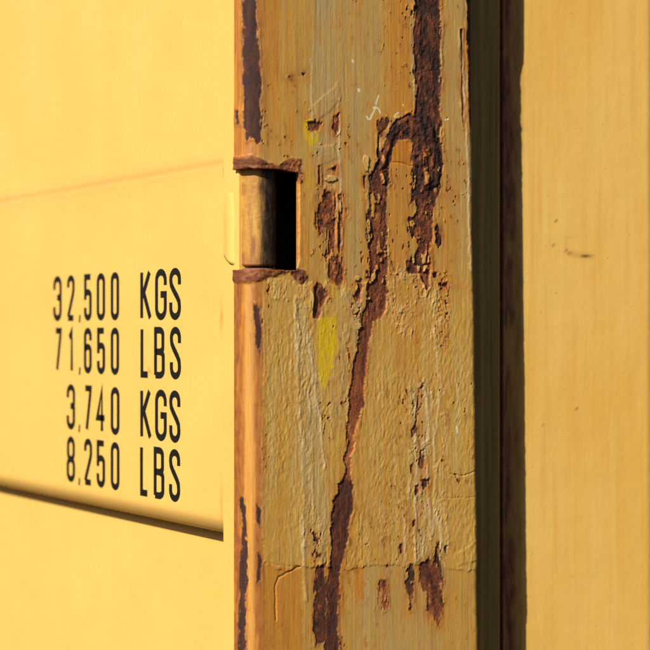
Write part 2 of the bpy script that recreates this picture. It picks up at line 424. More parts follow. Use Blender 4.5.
thick = np.where((PX > 440) & (PY < 330), sstep(255, 320, PY + 12 * fbm(PX / 8, PY / 10, 43, 3)), thick)
def soft(pts, e=5, amp=2.0): return sstep(e, -e, P(pts, amp))
primer = sstep(.8, -.8, P([(319,166),(321,165),(325,170),(331,169),(337,166),(337,176),(335,182),(336,196),(328,196),(324,188),(319,185)], .6))
grey = np.maximum.reduce([primer * 1.0,
    soft([(312,-50),(341,-50),(341,160),(337,170),(312,162)], 2.0) * 0.95,
    soft([(345,-50),(384,-50),(378,120),(370,160),(368,285),(346,285),(344,160)], 6) * .48,
    soft([(316,165),(346,165),(346,205),(318,205)], 4) * .8,
    soft([(362,150),(368,150),(367,300),(358,300),(356,240),(360,190)], 3) * .7,
    soft([(334,292),(362,292),(358,345),(349,405),(344,430),(336,430),(334,360)], 4) * .75,
    soft([(296,300),(308,310),(318,395),(322,430),(330,520),(326,560),(304,560),(299,430)], 4) * .65,
    soft([(412,380),(424,385),(428,480),(428,560),(412,560),(414,470)], 4) * .6,
    soft([(366,566),(410,566),(444,566),(440,680),(355,680),(360,580)], 3) * .5,
    soft([(446,-50),(470,-50),(472,190),(470,270),(452,200),(447,150)], 4) * .5,
    soft([(466,-50),(471,-50),(473,190),(470,250),(467,190)], 1.5) * .8,
    soft([(410,-40),(416,-40),(417,112),(412,112)], 1.5) * .7])
grey = grey * (0.42 + 0.45 * sstep(-.25, .25, fbm(PX / 4, PY / 60, 51, 4)))
halo = np.exp(-np.clip(rust_d, 0, 60) / 7.0) * sstep(-.35, .35, fbm(PX / 5, PY / 30, 55, 3))
up_drip = sstep(-.05, .5, fbm(PX / 5, PY / 120, 57, 3))
stain = np.maximum.reduce([
    sstep(266, 254, PX + wx * 1.5) * np.where(PY > 280, .95 - .5 * sstep(242, 246, PX) * sstep(257, 252, PX), .9),
    sstep(0.8, -0.8, island_d) * np.where(PY < 164, 1.0, .62),
    soft([(385,-50),(412,-50),(412,112),(388,118)], 4) * .7,
    soft([(264,-50),(300,-50),(300,150),(264,158)], 8) * np.maximum(up_drip * .85, .2),
    soft([(442,170),(455,180),(455,270),(470,290),(442,292)], 5) * .5,
    soft([(388,262),(430,275),(425,320),(405,400),(385,330)], 10) * .4,
    soft([(262,566),(302,566),(304,680),(260,680)], 2) * .75,
    soft([(354,566),(364,564),(364,600),(356,600)], 1.5) * .9,
    soft([(299,168),(306,165),(306,268),(299,268)], 2) * .7,
    soft([(354,412),(362,412),(358,432),(353,440)], 2) * .9,
    soft([(349,500),(354,498),(352,530),(346,550)], 2) * .9,
    soft([(414,270),(421,270),(419,352),(414,352)], 3) * .75, soft([(398,270),(404,270),(402,310),(399,310)], 3) * .6, soft([(436,280),(449,280),(448,350),(438,350)], 4) * .5,
    soft([(380,430),(386,430),(388,545),(380,545)], 3) * .35, soft([(400,500),(412,500),(414,566),(402,566)], 4) * .5,
    halo * 1.0 * (1 - .3 * thick)])
edge = sstep(243.5, 240.5, PX + wx * .6)
stripe = sstep(243, 246, PX + .5 * wx) * sstep(256.5, 252, PX + .5 * wx)
brownish = sstep(268, 260, PX + wx) * (.30 + .5 * sstep(-.3, .3, fbm(PX / 3, PY / 45, 64, 4))) * (1 - .85 * stripe * (PY > 280)) * np.where(PY > 280, 1, .8)
halo2 = np.exp(-np.clip(rust_d, 0, 60) / 4.0) * sstep(-.05, .4, fbm(PX / 3, PY / 22, 56, 4)) * (rust_d < 25)
red = np.maximum.reduce([brownish, halo2 * .7, edge * np.where(PY > 275, .9, .25) * (.35 + .65 * sstep(-.35, .1, fbm(PX / 3, PY / 26, 63, 4))), coll * .95,
    soft([(252,285),(262,285),(262,300),(252,300)], 4) * .7,
    sstep(-.12, .35, fbm(PX / 3, PY / 34, 61, 4)) * sstep(251, 256, PX) * sstep(267, 261, PX) * (PY > 280) * .75,
    sstep(.0, .4, fbm(PX / 2.5, PY / 40, 62, 4)) * sstep(268, 262, PX) * (PY < 160) * .5])
yel = np.maximum(soft([(320,318),(335,316),(336,345),(331,372),(323,391),(318,375),(318,345)], 3, 1.2),
                 np.maximum(soft([(304,120),(312,119),(320,130),(316,146),(309,147),(303,134)], 2, 1.2),
                            soft([(322,284),(340,286),(352,300),(336,320),(320,318)], 4, 2) * .16))
yel = np.maximum(yel, soft([(306,150),(312,150),(312,190),(306,190)], 3) * .3)
yel = sstep(.12, .62, yel + .55 * fbm(PX / 1.8, PY / 22, 65, 4) * (yel > .02)) * (.75 + .25 * sstep(-.3, .2, fbm(PX / 3, PY / 9, 66, 3)))
white = np.zeros_like(PX)
for ln, wd in (([(366.5,116.5),(368,118.6),(370,119),(372,116.5),(373.5,112),(375,108)], .35), ([(376,104),(377.5,100),(379,95.5)], .3), ([(373,107.5),(376,107),(379,109),(380.5,113)], .25),
               ([(394.5,116.5),(396,114),(398.5,112.5)], .3), ([(403,105),(403.6,105.5)], .3), ([(358.5,89.4),(359,91)], .7), ([(352,60),(353,62)], .3),
               ([(446,120),(449,119)], .3), ([(455,427),(456,433)], .4), ([(474,470),(475.2,478),(475,488)], .3)):
    white = np.maximum(white, sstep(wd + .85, wd - .1, d_line(PX + .3 * wx, PY + .3 * wy, ln)))
# how dark the rust is: black-brown in the main plate, redder along the run that trickles down
dark = np.clip(1.0 - sstep(215, 300, PY) * .6 - sstep(392, 380, PX) * (PY > 165) * .35, 0, 1)
dark = np.where((PX < 265), .85, dark); dark = np.where((PX > 300) & (PX < 350) & (PY < 330), .45, dark)
dark = np.where((PY > 480) & (PX < 360), .75, dark); dark = np.where((PX > 395) & (PY > 380), .6, dark)
rust = np.maximum(rust, coll * np.clip(.62 + .5 * (PX > 280) + .8 * fbm(PX / 5, PY / 3, 73, 4), 0, .95))
dark = np.where(coll > .3, .38 + .25 * fbm(PX / 3, PY / 2.5, 74, 3), dark)
layer = np.round(fbm(PX / 6, PY / 14, 95, 4) * 2.2) / 2.2
dark = np.clip(.79 - .40 * dark + .34 * layer + .30 * fbm(PX / 2.2, PY / 6, 71, 3) + .16 * fbm(PX / 14, PY / 30, 75, 3), .02, 1)
run = sstep(215, 260, PY) * sstep(396, 388, PX) * (PX > 320) * (main_d < 4)
dark = dark * (1 - .6 * run) + .6 * run * (np.where(PY > 480, .38, .54) + .22 * sstep(400, 418, PY) * sstep(486, 470, PY))
dark = dark + run * .16 * fbm(PX / 1.6, PY / 30, 78, 3)
dark = np.where(PX < 265, .26 + .16 * fbm(PX / 4, PY / 12, 77, 3), dark)
dark = np.where(rust_d > 0, np.maximum(dark, .5), dark)
wash = soft([(318,190),(336,190),(336,212),(331,242),(318,236)], 4, 1.5) * sstep(-.25, .25, fbm(PX / 2.0, PY / 40, 79, 3))
rust = np.maximum(rust, wash * .85)

# relief in millimetres, measured outwards from the steel
streaks = fbm(PX / 1.6, PY / 70, 81, 3)
brush = fbm((PX + 1.5 * fbm(PX / 9, PY / 9, 82, 2)) / 1.7, PY / 6.5, 83, 4, .6)
calm = .35 + .65 * sstep(-.25, .3, fbm(PX / 28, PY / 40, 84, 3))
slant = fbm((PX * .94 + PY * .34) / 2.2, (PY * .94 - PX * .34) / 9.0, 85, 3, .6)
ridged = 1 - np.abs(fbm(PX / 5, PY / 26, 87, 3)) * 2
h = 0.075 * streaks * (.4 + .6 * sstep(-.2, .3, fbm(PX / 14, PY / 60, 80, 3))) + .12 * fbm(PX / 30, PY / 50, 88, 3)
h += thick * (0.50 + calm * (0.32 * brush + 0.22 * np.where(PX > 365, slant, brush)) + 0.20 * ridged * sstep(-.1, .4, fbm(PX / 25, PY / 40, 89, 2)))
crag = np.maximum.reduce([soft([(390,268),(448,272),(450,345),(425,350),(392,330)], 6) , soft([(405,385),(446,380),(446,560),(408,560)], 8) * .9,
    soft([(264,274),(312,278),(312,300),(268,300)], 4) * .9, soft([(294,300),(322,310),(326,560),(300,560)], 5) * .6, soft([(436,280),(450,280),(450,345),(438,345)], 3),
    soft([(330,290),(366,290),(356,345),(330,345)], 4) * .7, soft([(376,500),(404,500),(404,566),(376,566)], 8) * .6])
crag = crag * sstep(-.25, .3, fbm(PX / 9, PY / 22, 127, 4))
rg = 1 - np.abs(fbm((PX + .25 * PY) / 4.2, PY / 9, 121, 4, .6)) * 3.2
rg2 = 1 - np.abs(fbm(PX / 3.0, PY / 14, 125, 4, .6)) * 3.2
h += crag * (.50 * np.clip(rg, 0, 1) ** 1.5 + .42 * np.clip(rg2, 0, 1) ** 1.5 - .12)
pale_crag = crag * np.clip(rg2, 0, 1) ** 2 * .45
h += grey * (-.12 + .16 * streaks) - primer * (.55 + .3 * fbm(PX / 2.5, PY / 3, 129, 3))
for ln, hh, wd in (([(296,298),(297,360),(300,420),(302,470),(304,560),(306,600)], .7, 1.6), ([(309,335),(316,398),(321,428),(324,470)], .7, 1.3),
                   ([(339,100),(340,160),(341,250)], .45, 1.2), ([(424,385),(427,420),(426,470),(430,540)], .6, 1.8),
                   ([(466,60),(468,130),(470,200),(471,270)], .6, 1.3), ([(312,60),(313,150)], .35, 1.0), ([(434,330),(438,380),(437,430)], .5, 1.6),
                   ([(436,510),(440,540),(438,560)], .6, 1.5), ([(404,520),(405,560)], .5, 1.4), ([(414,395),(416,470),(414,560)], .45, 1.1), ([(431,392),(435,470),(432,535)], .5, 1.5), ([(306,330),(309,400),(313,520)], .4, 1.2), ([(443,505),(447,548)], .4, 1.0), ([(422,440),(424,520),(421,556)], .4, 1.3)):
    dl = d_line(PX + wx * .8, PY + wy * .8, ln)
    white = np.maximum(white, .38 * np.exp(-(dl / (wd * .9)) ** 2) * sstep(-.4, .2, fbm(PX / 3, PY / 18, 90, 3)) * (hh > 0))
    h += hh * np.exp(-(dl / wd) ** 2) * (0.6 + .5 * fbm(PX / 4, PY / 10, 91, 2))
# pale flaps pushed up by scraping, and a few long cracks
for pts in ([(314,105),(338,82),(341,98),(330,112),(318,120)], [(452,555),(474,540),(474,560),(455,566)], [(313,148),(334,145),(338,158),(322,164)]):
    h += .5 * soft(pts, 1.2, .6) * (0.7 + .3 * fbm(PX / 3, PY / 5, 92, 2))
for ln, dp, wd in (([(300,567),(288,572),(279,577),(275,586),(276,620)], .9, .8), ([(449,474),(462,476),(474,471)], .8, .5), ([(446,498),(472,497)], .45, .5),
                   ([(392,162),(402,163),(412,166)], .8, .6), ([(289,77),(303,76)], .2, .5), ([(345,64),(346,100)], .2, .5), ([(262,563),(300,567)], .3, .8)):
    h -= dp * np.exp(-(d_line(PX + wx * .35, PY + wy * .35, ln) / wd) ** 2)
stair = np.round(fbm(PX / 6, PY / 14, 95, 4) * 2.2) / 2.2          # scale rust comes off in layers
rough_r = .55 * fbm(PX / 2.0, PY / 3.5, 93, 4, .65) + .85 * stair
rim = np.exp(-((rust_d - 1.2) / 1.3) ** 2) * sstep(-.2, .5, fbm(PX / 9, PY / 12, 97, 2))
h = h * (1 - sstep(.45, 1, rust)) + sstep(.45, 1, rust) * np.where(PY > 300, 1 - .5 * sstep(300, 330, PY), 1) * (-1.0 + rough_r * np.where(PX < 265, .35, 1.1)) + rim * .7 * (1 - rust) * (1 - .5 * sstep(300, 330, PY))
arch = P([(384,142),(392,126),(404,118),(420,117),(434,128),(440,150),(441,185),(424,190),(414,170),(410,133),(400,130),(393,140),(386,165),(380,170)], .8)
h += sstep(1.5, -2.5, arch) * (1.7 + 1.2 * fbm(PX / 4, PY / 5, 99, 3))   # blistered scale standing proud under the arch
cb = sstep(2.0, -2.0, collar)
h = h * (1 - cb) + cb * (1.3 * sstep(285, 262, PX) + .35 + .75 * fbm(PX / 5, PY / 3.5, 101, 4) + (.35 + .35 * (PX > 280)) * fbm(PX / 1.8, PY / 1.8, 102, 3) - .55 * np.exp(-((PY - 164.5 - .8 * fbm(PX / 6, PX / 17, 104, 3)) / .9) ** 2))
blob = np.exp(-(((PX - 302) / 5) ** 2 + ((PY - 277) / 5.5) ** 2) ** 1.5)
h += 2.0 * blob * (.7 + .5 * fbm(PX / 3, PY / 3, 103, 3))
fade = sstep(-.375, -.36, Z) * sstep(.375, .36, Z)
fade = fade * np.where(np.arange(nu)[None, :] >= nu - 12, 0.4, 1)
h *= fade
lean = (PY - 325) / 235 * 0.0040 * (BX / X_R) ** 6 * fade             # the right edge is not quite plumb
edge_wob = .0008 * fbm(PY / 9, PY / 31, 105, 4) * (BX / X_R) ** 30
VX = BX + NX * h * .001 + lean + edge_wob; VY = BY + NY * h * .001; VZ = Z.copy()
# the notch: opening for the hinge knuckle, its rim pulled ragged
ic = int(np.searchsorted(PX[nz // 2], N_X)) if np.all(np.diff(PX[nz // 2][:300]) > 0) else int(np.argmin(np.abs(PX[nz // 2] - N_X)))
jn = np.abs(PY[:, 40] - NT_Y).argmin(); jb = np.abs(PY[:, 40] - NB_Y).argmin()
rw = np.exp(-(np.abs(PX - N_X) / 5) ** 2) * (PY > NT_Y - 4) * (PY < NB_Y + 4)
VX += .0011 * rw * fbm(PY / 6, PY / 23 + 5, 107, 4) - rw * .0030 * np.exp(-np.clip(PY - NT_Y, 0, 99) / 5) - rw * .0040 * np.exp(-np.clip(NB_Y - PY, 0, 99) / 4)
for edge_y, sd in ((NT_Y, 109), (NB_Y, 111)):
    ew = np.exp(-(np.abs(PY - edge_y) / 4) ** 2) * (PX < N_X + 6)
    VZ += .0013 * ew * fbm(PX / 6, PX / 19 + 3, sd, 4)
VZ -= np.exp(-(np.abs(PY - NT_Y) / 5) ** 2) * (PX < N_X + 8) * .0025 * sstep(272, 300, PX)
hole = np.zeros_like(PX, bool); hole[min(jn, jb):max(jn, jb) + 1, :ic + 1] = True
idx = np.arange(nu * nz).reshape(nz, nu)
q = np.stack([idx[:-1, :-1], idx[:-1, 1:], idx[1:, 1:], idx[1:, :-1]], -1)
hq = hole[:-1, :-1] & hole[:-1, 1:] & hole[1:, 1:] & hole[1:, :-1]
keep = ~hq
Q = q[keep].reshape(-1, 4)
V = np.stack([VX, VY, VZ], -1).reshape(-1, 3)
# plate thickness around the opening
inner = (np.stack([BX - NX * .007, BY - NY * .007, VZ], -1)).reshape(-1, 3)
walls = []; imap = {}; extra = []
def iv(i):
    if i not in imap: imap[i] = len(V) + len(extra); extra.append(inner[i])
    return imap[i]
ry, rx = np.nonzero(hq)
H, W_ = hq.shape
for j, i in zip(ry, rx):
    a, b, c, d = q[j, i]
    for dj, di, e0, e1 in ((-1, 0, a, b), (1, 0, c, d), (0, -1, d, a), (0, 1, b, c)):
        jj, ii = j + dj, i + di
        if 0 <= jj < H and 0 <= ii < W_ and not hq[jj, ii]: walls.append((e0, e1, iv(e1), iv(e0)))
white = np.maximum(white, pale_crag * .6) * (1 - .8 * sstep(.3, .8, rust))
attrs = dict(rust=rust, stain=stain, grey=grey, yellow=yel, thick=thick, dark=dark, white=white, red=red)
ex = np.array(extra)
ei = np.array(list(imap.keys()))
A2 = {}
for kx, v in attrs.items():
    v = np.clip(v, 0, 1).ravel(); A2[kx] = np.concatenate([v, v[ei]])
for kx in ('rust', 'dark', 'red', 'stain'):
    n0 = nu * nz
    side = extra and (np.array(proj(ex[:, 0], ex[:, 1], ex[:, 2]))[0] > 290)
    A2[kx][n0:] = {'rust': 0.35, 'dark': .5, 'red': .3, 'stain': .9}[kx]
post = fast_mesh('corner_post', np.concatenate([V, ex]), np.concatenate([Q, np.array(walls)]), M_POST, con, A2)
post['label'] = 'broad ochre corner post with flaking paint and rust runs'

# the hollow behind the plate, as seen through the notch
def open_box(name, x0, x1, y0, y1, z0, z1, mat, parent):   # five inner faces, open to the front
    v = [(x0,y0,z0),(x1,y0,z0),(x1,y1,z0),(x0,y1,z0),(x0,y0,z1),(x1,y0,z1),(x1,y1,z1),(x0,y1,z1)]
    return make_obj(name, v, [(0,3,2,1),(4,5,6,7),(1,2,6,5),(2,3,7,6),(3,0,4,7)], mat, parent)
xc = X_R - 0.012
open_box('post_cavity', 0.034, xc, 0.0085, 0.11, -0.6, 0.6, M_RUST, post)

# curled flakes of paint standing off the post
def flake(px, py, wpx, hpx, rot, lift, curl, seed):
    r = random.Random(seed); n, rings = 15, 4
    x0 = on_y(px, 0.0); z0 = z_at(x0, 0, py)
    rad_ = [1 + r.uniform(-.38, .28) for _ in range(n)]
    top = []
    for k_ in range(rings + 1):
        for i in range(n if k_ else 1):
            t = 2 * math.pi * i / n; f = k_ / rings
            u, v = .5 * f * rad_[i] * math.cos(t), .5 * f * rad_[i] * math.sin(t)
            du, dv = u * wpx, v * hpx
            out = .15 + lift * max(0, u + .35) + curl * max(0, u + .2) ** 2 + r.uniform(-.05, .05)
            xa = du * math.cos(rot) - dv * math.sin(rot); za = du * math.sin(rot) + dv * math.cos(rot)
            top.append(np.array([x0 + xa * .00112, -.0002 - out * .001, z0 + za * .00105]))
    o = len(top)
    V_ = top + [p + np.array([0, .0003, 0]) for p in top]; F = []
    ix = lambda k_, i: 0 if k_ == 0 else 1 + (k_ - 1) * n + i % n
    for k_ in range(rings):
        for i in range(n):
            f = [ix(k_, i), ix(k_ + 1, i), ix(k_ + 1, i + 1)] + ([ix(k_, i + 1)] if k_ else [])
            F.append(f); F.append([o + e for e in f[::-1]])
    for i in range(n): F.append((ix(rings, i + 1), ix(rings, i), o + ix(rings, i), o + ix(rings, i + 1)))
    return make_obj('paint_flake', V_, F, M_FLAKE, post, True)
for i, f in enumerate([(310,299,6,26,.05,.7,1.6),(366,163,6,18,.1,.5,1.2),(417,386,8,7,.5,.7,1.6),(356,327,13,6,.35,.7,1.6),
                       (355,311,12,6,.4,.6,1.5),(331,179,12,6,.0,.3,.7),
                       (357,278,5,5,.5,.8,1.2),(322,427,5,14,-.2,.4,1.0)]):
    flake(*f, seed=i)

# ---- hinge in the notch
hinge = bpy.data.objects.new('hinge', None); COL.objects.link(hinge); hinge.parent = con
BYC = 0.0235
BXC = on_y(258.5, BYC)
RB = 0.0176
z_hi, z_lo = z_at(BXC, BYC, NT_Y - 4), z_at(BXC, BYC, NB_Y - 3.0)
na, nb_ = 96, 150
T, ZZ = np.meshgrid(np.linspace(0, 2 * math.pi, na, endpoint=False), np.linspace(z_lo, z_hi, nb_))
dz = np.minimum(ZZ - z_lo, z_hi - ZZ)
rad = RB - .0020 * np.clip(1 - dz / .0020, 0, 1) ** 2
cx_, cy_ = np.cos(T), np.sin(T)
rad = rad + .00016 * fbm(cx_ * 8 + 20, ZZ * 300, 201, 3) + .00012 * fbm(cx_ * 30 + 50, ZZ * 40, 203, 3)
BVX, BVY = BXC + rad * cx_, BYC + rad * cy_
# colour darkens round to the right and at the top end; wear-through near both ends
inw = cx_ * CA - cy_ * SA                                   # how far round to the camera's right
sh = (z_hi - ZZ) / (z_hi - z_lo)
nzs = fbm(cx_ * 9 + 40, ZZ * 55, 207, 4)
side_dark = np.clip(sstep(-.22, .42, inw + .2 * nzs) ** 1.3 + sstep(.10, .0, sh) * .5, 0, 1)
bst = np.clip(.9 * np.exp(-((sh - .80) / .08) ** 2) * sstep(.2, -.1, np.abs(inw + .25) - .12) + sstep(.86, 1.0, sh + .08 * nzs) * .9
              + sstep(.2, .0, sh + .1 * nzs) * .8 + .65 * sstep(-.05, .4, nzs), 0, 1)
bi = np.arange(na * nb_).reshape(nb_, na); bj = np.roll(bi, -1, 1)
BQ = np.stack([bi[:-1], bj[:-1], bj[1:], bi[1:]], -1).reshape(-1, 4)
cap = len(BVX.ravel())
BV = np.concatenate([np.stack([BVX, BVY, ZZ], -1).reshape(-1, 3), [[BXC, BYC, z_lo], [BXC, BYC, z_hi]]])
capq = [(bi[0, (i + 2) % na], bi[0, (i + 1) % na], bi[0, i], cap) for i in range(0, na, 2)] + [(bi[-1, i], bi[-1, (i + 1) % na], bi[-1, (i + 2) % na], cap + 1) for i in range(0, na, 2)]
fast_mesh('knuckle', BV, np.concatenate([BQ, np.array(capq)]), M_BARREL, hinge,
          dict(side_dark=np.concatenate([side_dark.ravel(), [1, 1]]), stain=np.concatenate([bst.ravel(), [1, 1]])))
# hinge pin in the collars
def cyl(name, x, y, r, z0, z1, mat, parent, n=32):
    v = [(x + r * math.cos(2 * math.pi * i / n), y + r * math.sin(2 * math.pi * i / n), z) for z in (z0, z1) for i in range(n)]
    f = [(i, (i + 1) % n, n + (i + 1) % n, n + i) for i in range(n)] + [tuple(range(n))[::-1], tuple(range(n, 2 * n))]
    return make_obj(name, v, f, mat, parent, False)
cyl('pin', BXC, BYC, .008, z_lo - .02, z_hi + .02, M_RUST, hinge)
# lug inside the collar above the knuckle, closes the view upwards
for a, b in ((z_hi + .0015, z_hi + .03), (z_lo - .03, z_lo - .0022)):
    cyl('lug', BXC, BYC, RB - .0005, a, b, M_BROWN, hinge, 48)
# blade: the strap that runs from the knuckle onto the door
XD = 0.003                                                 # plane of the door's outer face
zt_, zb_ = z_at(0, .05, 192), z_at(0, .05, 264)
nt, nzb = 16, 22
BLV, BLF = [], []
def blade_pt(t, v):                                        # t: 0 at the door side .. 1 at the knuckle, v: 0 bottom .. 1 top
    y = .0575 - .0305 * t
    proud = .0045 * math.sin(math.pi / 2 * t) * (.45 + .55 * min(1, (1 - v) * 3 + .1))
    x = XD - .0003 - proud + .016 * max(0, (t - .35) / .65) ** 2.4
    lo = zb_ + .0085 * (1 - t) ** 1.5 - .0035 * t           # lower outer corner rounded away
    hi = zt_ - .0060 * (1 - t) ** 2
    return (x, y, lo + (hi - lo) * v)
for j in range(nzb):
    for i in range(nt): BLV.append(blade_pt(i / (nt - 1), j / (nzb - 1)))
for j in range(nzb - 1):
    for i in range(nt - 1):
        a_ = j * nt + i; BLF.append((a_, a_ + 1, a_ + nt + 1, a_ + nt))
o_ = len(BLV)
for row in (0, nzb - 1):                                   # thickness along the lower and upper edge
    for i in range(nt):
        x, y, z = BLV[row * nt + i]; BLV.append((XD + .0060 + .012 * (i / nt > .7), y, z + (.0006 if row == 0 else -.0006)))
for i in range(nt - 1):
    BLF.append((i + 1, i, o_ + i, o_ + i + 1))
    r0 = (nzb - 1) * nt; BLF.append((r0 + i, r0 + i + 1, o_ + nt + i + 1, o_ + nt + i))
blade = make_obj('blade', BLV, BLF, M_DOOR, hinge, False)
blade.data.polygons.foreach_set('use_smooth', np.array([len(BLF) - 2 * (nt - 1) > i for i in range(len(BLF))]))

# ---- door
door = bpy.data.objects.new('door', None); COL.objects.link(door); door.parent = con
Y_FR = on_x(223.0, XD)                                     # inner edge of the door's edge frame
box('edge_frame', (XD, .0265, ZB), (XD + .022, Y_FR, ZT), M_DOOR, door, .0012)
Y_END = 1.15
XP = XD + .0008
def zpx(py): return z_at(XP, on_x(220, XP), py)
zu, zl = zpx(161.5), zpx(532)                              # fold lines above and below the lettered field
pr = []                                                    # (z, x) profile from the top down
pr += [(ZT, XP + .011), (zu + .030, XP + .011)]
for t in np.linspace(0, 1, 10): pr.append((zu + .009 - .016 * t, XP + .011 * (1 - t * t * (3 - 2 * t)) - .0008 * math.exp(-((t - .95) / .12) ** 2)))
pr.append((zu - .03, XP)); pr.append((zl + .030, XP))
for t in np.linspace(0, 1, 16):
    ang = t * math.radians(80); pr.append((zl + .016 - .020 * math.sin(ang), XP + .020 * (1 - math.cos(ang))))
pr.append((zl - .0052, XP + .0300)); pr.append((zl - .010, XP + .0330)); pr.append((zl - .02, XP + .0325)); pr.append((-.45, XP + .0310)); pr.append((ZB, XP + .0310))
# subdivide for attributes
fine = []
for (z0, x0), (z1, x1) in zip(pr, pr[1:]):
    n = max(1, int(abs(z0 - z1) / .003))
    for i in range(n): fine.append((z0 + (z1 - z0) * i / n, x0 + (x1 - x0) * i / n))
fine.append(pr[-1]); fine = np.array(fine)
ys = np.concatenate([np.arange(Y_FR + .0004, .62, .003), np.linspace(.62, Y_END, 40)])
YG, ZG = np.meshgrid(ys, fine[:, 0]); XG = np.repeat(fine[:, 1][:, None], len(ys), 1)
DPX, DPY = proj(XG, YG, ZG)
dirt_shade = np.exp(-((ZG - zu - .001) / .0080) ** 2) * (.55 + .10 * fbm(YG * 12, ZG * 10, 301, 3))
dirt_shade += .35 * np.exp(-((ZG - zl - .006) / .008) ** 2) + .55 * np.exp(-((ZG - zl + .010) / .006) ** 2)  # shade under the lower fold, painted in as darker colour
drust = .8 * sstep(4, 0, np.hypot((DPX - 149.5) * 1.8, DPY - 371) + 1.5 * fbm(DPX / 2, DPY / 2, 303, 2))
drust = np.maximum(drust, .5 * sstep(2.2, .2, np.abs(DPX - 221.3) + 1.2 * fbm(DPX, DPY / 5, 305, 2)) * np.exp(-((DPY - 318) / 16) ** 2))
drust = np.maximum(drust, .35 * sstep(2.2, .2, np.abs(DPX - 221.5)) * np.exp(-((DPY - 505) / 22) ** 2))
di = np.arange(YG.size).reshape(YG.shape)
DQ = np.stack([di[:-1, :-1], di[:-1, 1:], di[1:, 1:], di[1:, :-1]], -1).reshape(-1, 4)
fast_mesh('panel', np.stack([XG, YG, ZG], -1).reshape(-1, 3), DQ[:, ::-1], M_DOOR, door, dict(dirt_shade=np.clip(dirt_shade, 0, 1), rust=drust))

# ---- lettering, stroke by stroke, in millimetres on the door
def arc(cx, cy, rx, ry, a0, a1, n=12):
    return [(cx + rx * math.cos(math.radians(a0 + (a1 - a0) * i / n)), cy + ry * math.sin(math.radians(a0 + (a1 - a0) * i / n))) for i in range(n + 1)]
def glyph(ch, w, h):
    r = w / 2; ry = min(r * .85, h * .2)
    topL = arc(r, h - ry, r, ry, 180, 0); botR = arc(r, ry, r, ry, 0, -180)
    if ch == '0': return [topL + botR + [(0, h - ry)]]
    if ch == '3': return [[(0, h - ry - .10 * h)] + topL + [(w, .58 * h + ry * .3)] + arc(r * .9, .58 * h, w - r * .9, .055 * h, 0, -90, 6)[1:],
                          [(r * .9, .525 * h)] + arc(r * .9, .47 * h, w - r * .9, .055 * h, 90, 0, 6) + botR + [(0, ry + .11 * h)]]
    if ch == '2': return [[(0, h - ry - .09 * h)] + topL + [(w, .70 * h), (w * .88, .58 * h), (.1 * w, .10 * h), (0, .02 * h)], [(-.02 * w, 0), (w, 0)]]
    if ch == '5': return [[(w, h), (0, h), (0, .44 * h)], [(0, .44 * h), (0, .50 * h)] + arc(r, .52 * h, r, ry * .8, 180, 0) + [(w, .4 * h)] + botR + [(0, ry + .11 * h)]]
    if ch == '7': return [[(0, h), (w, h), (w * .92, .82 * h), (.28 * w, -.02 * h)]]
    if ch == '1': return [[(0, .83 * h), (.35 * w, .88 * h), (.75 * w, h - .01 * h), (.75 * w, -.02 * h)]]
    if ch == '6': return [[(w, h - ry - .10 * h)] + topL[::-1] + [(0, .5 * h)] + arc(r, ry, r, ry, 180, 360) + [(w, .42 * h)] + arc(r, .48 * h, r, ry * .8, 0, 180)]
    if ch == '8': return [arc(r, .5 * h + ry, r * .92, ry, -90, 0, 6) + topL[::-1][0:0] + arc(r, h - ry, r * .92, ry, 0, 180) + arc(r, .5 * h + ry, r * .92, ry, 180, 270, 6),
                          arc(r, .5 * h - ry, r, ry, 90, 0, 6) + botR + arc(r, .5 * h - ry, r, ry, 180, 90, 6)]
    if ch == '4': return [[(.66 * w, -.02 * h), (.66 * w, h), (.0, .30 * h), (1.05 * w, .30 * h)]]
    if ch == ',': return [[(w, h), (.55 * w, .3 * h), (0, 0)]]
    if ch == 'K': return [[(0, -.02 * h), (0, 1.02 * h)], [(w * .92, 1.02 * h), (.24 * w, .56 * h), (w, -.02 * h)]]
    if ch == 'G': return [[(w, h - ry - .10 * h)] + topL[::-1] + arc(r, ry, r, ry, 180, 360) + [(w, .50 * h), (.46 * w, .50 * h)]]
    if ch == 'S': return [[(w, h - ry - .11 * h)] + topL[::-1] + [(0, .80 * h), (.06 * w, .70 * h), (.28 * w, .60 * h), (.74 * w, .43 * h), (.95 * w, .33 * h), (w, .22 * h)] + botR + [(0, ry + .13 * h)]]
    if ch == 'L': return [[(0, 1.02 * h), (0, 0), (w, 0)]]
    if ch == 'B':
        x1 = w * .5
        return [[(0, 0), (0, h), (x1, h)] + arc(x1, h * .90, w * .45, h * .10, 90, 0, 6) + [(w * .95, .64 * h)] + arc(x1, h * .62, w * .45, .10 * h, 0, -90, 6) + [(.08 * w, .52 * h)],
                [(x1, .52 * h)] + arc(x1, .41 * h, w * .5, .11 * h, 90, 0, 6) + arc(x1, .11 * h, w * .5, .11 * h, 0, -90, 6) + [(0, 0)]]
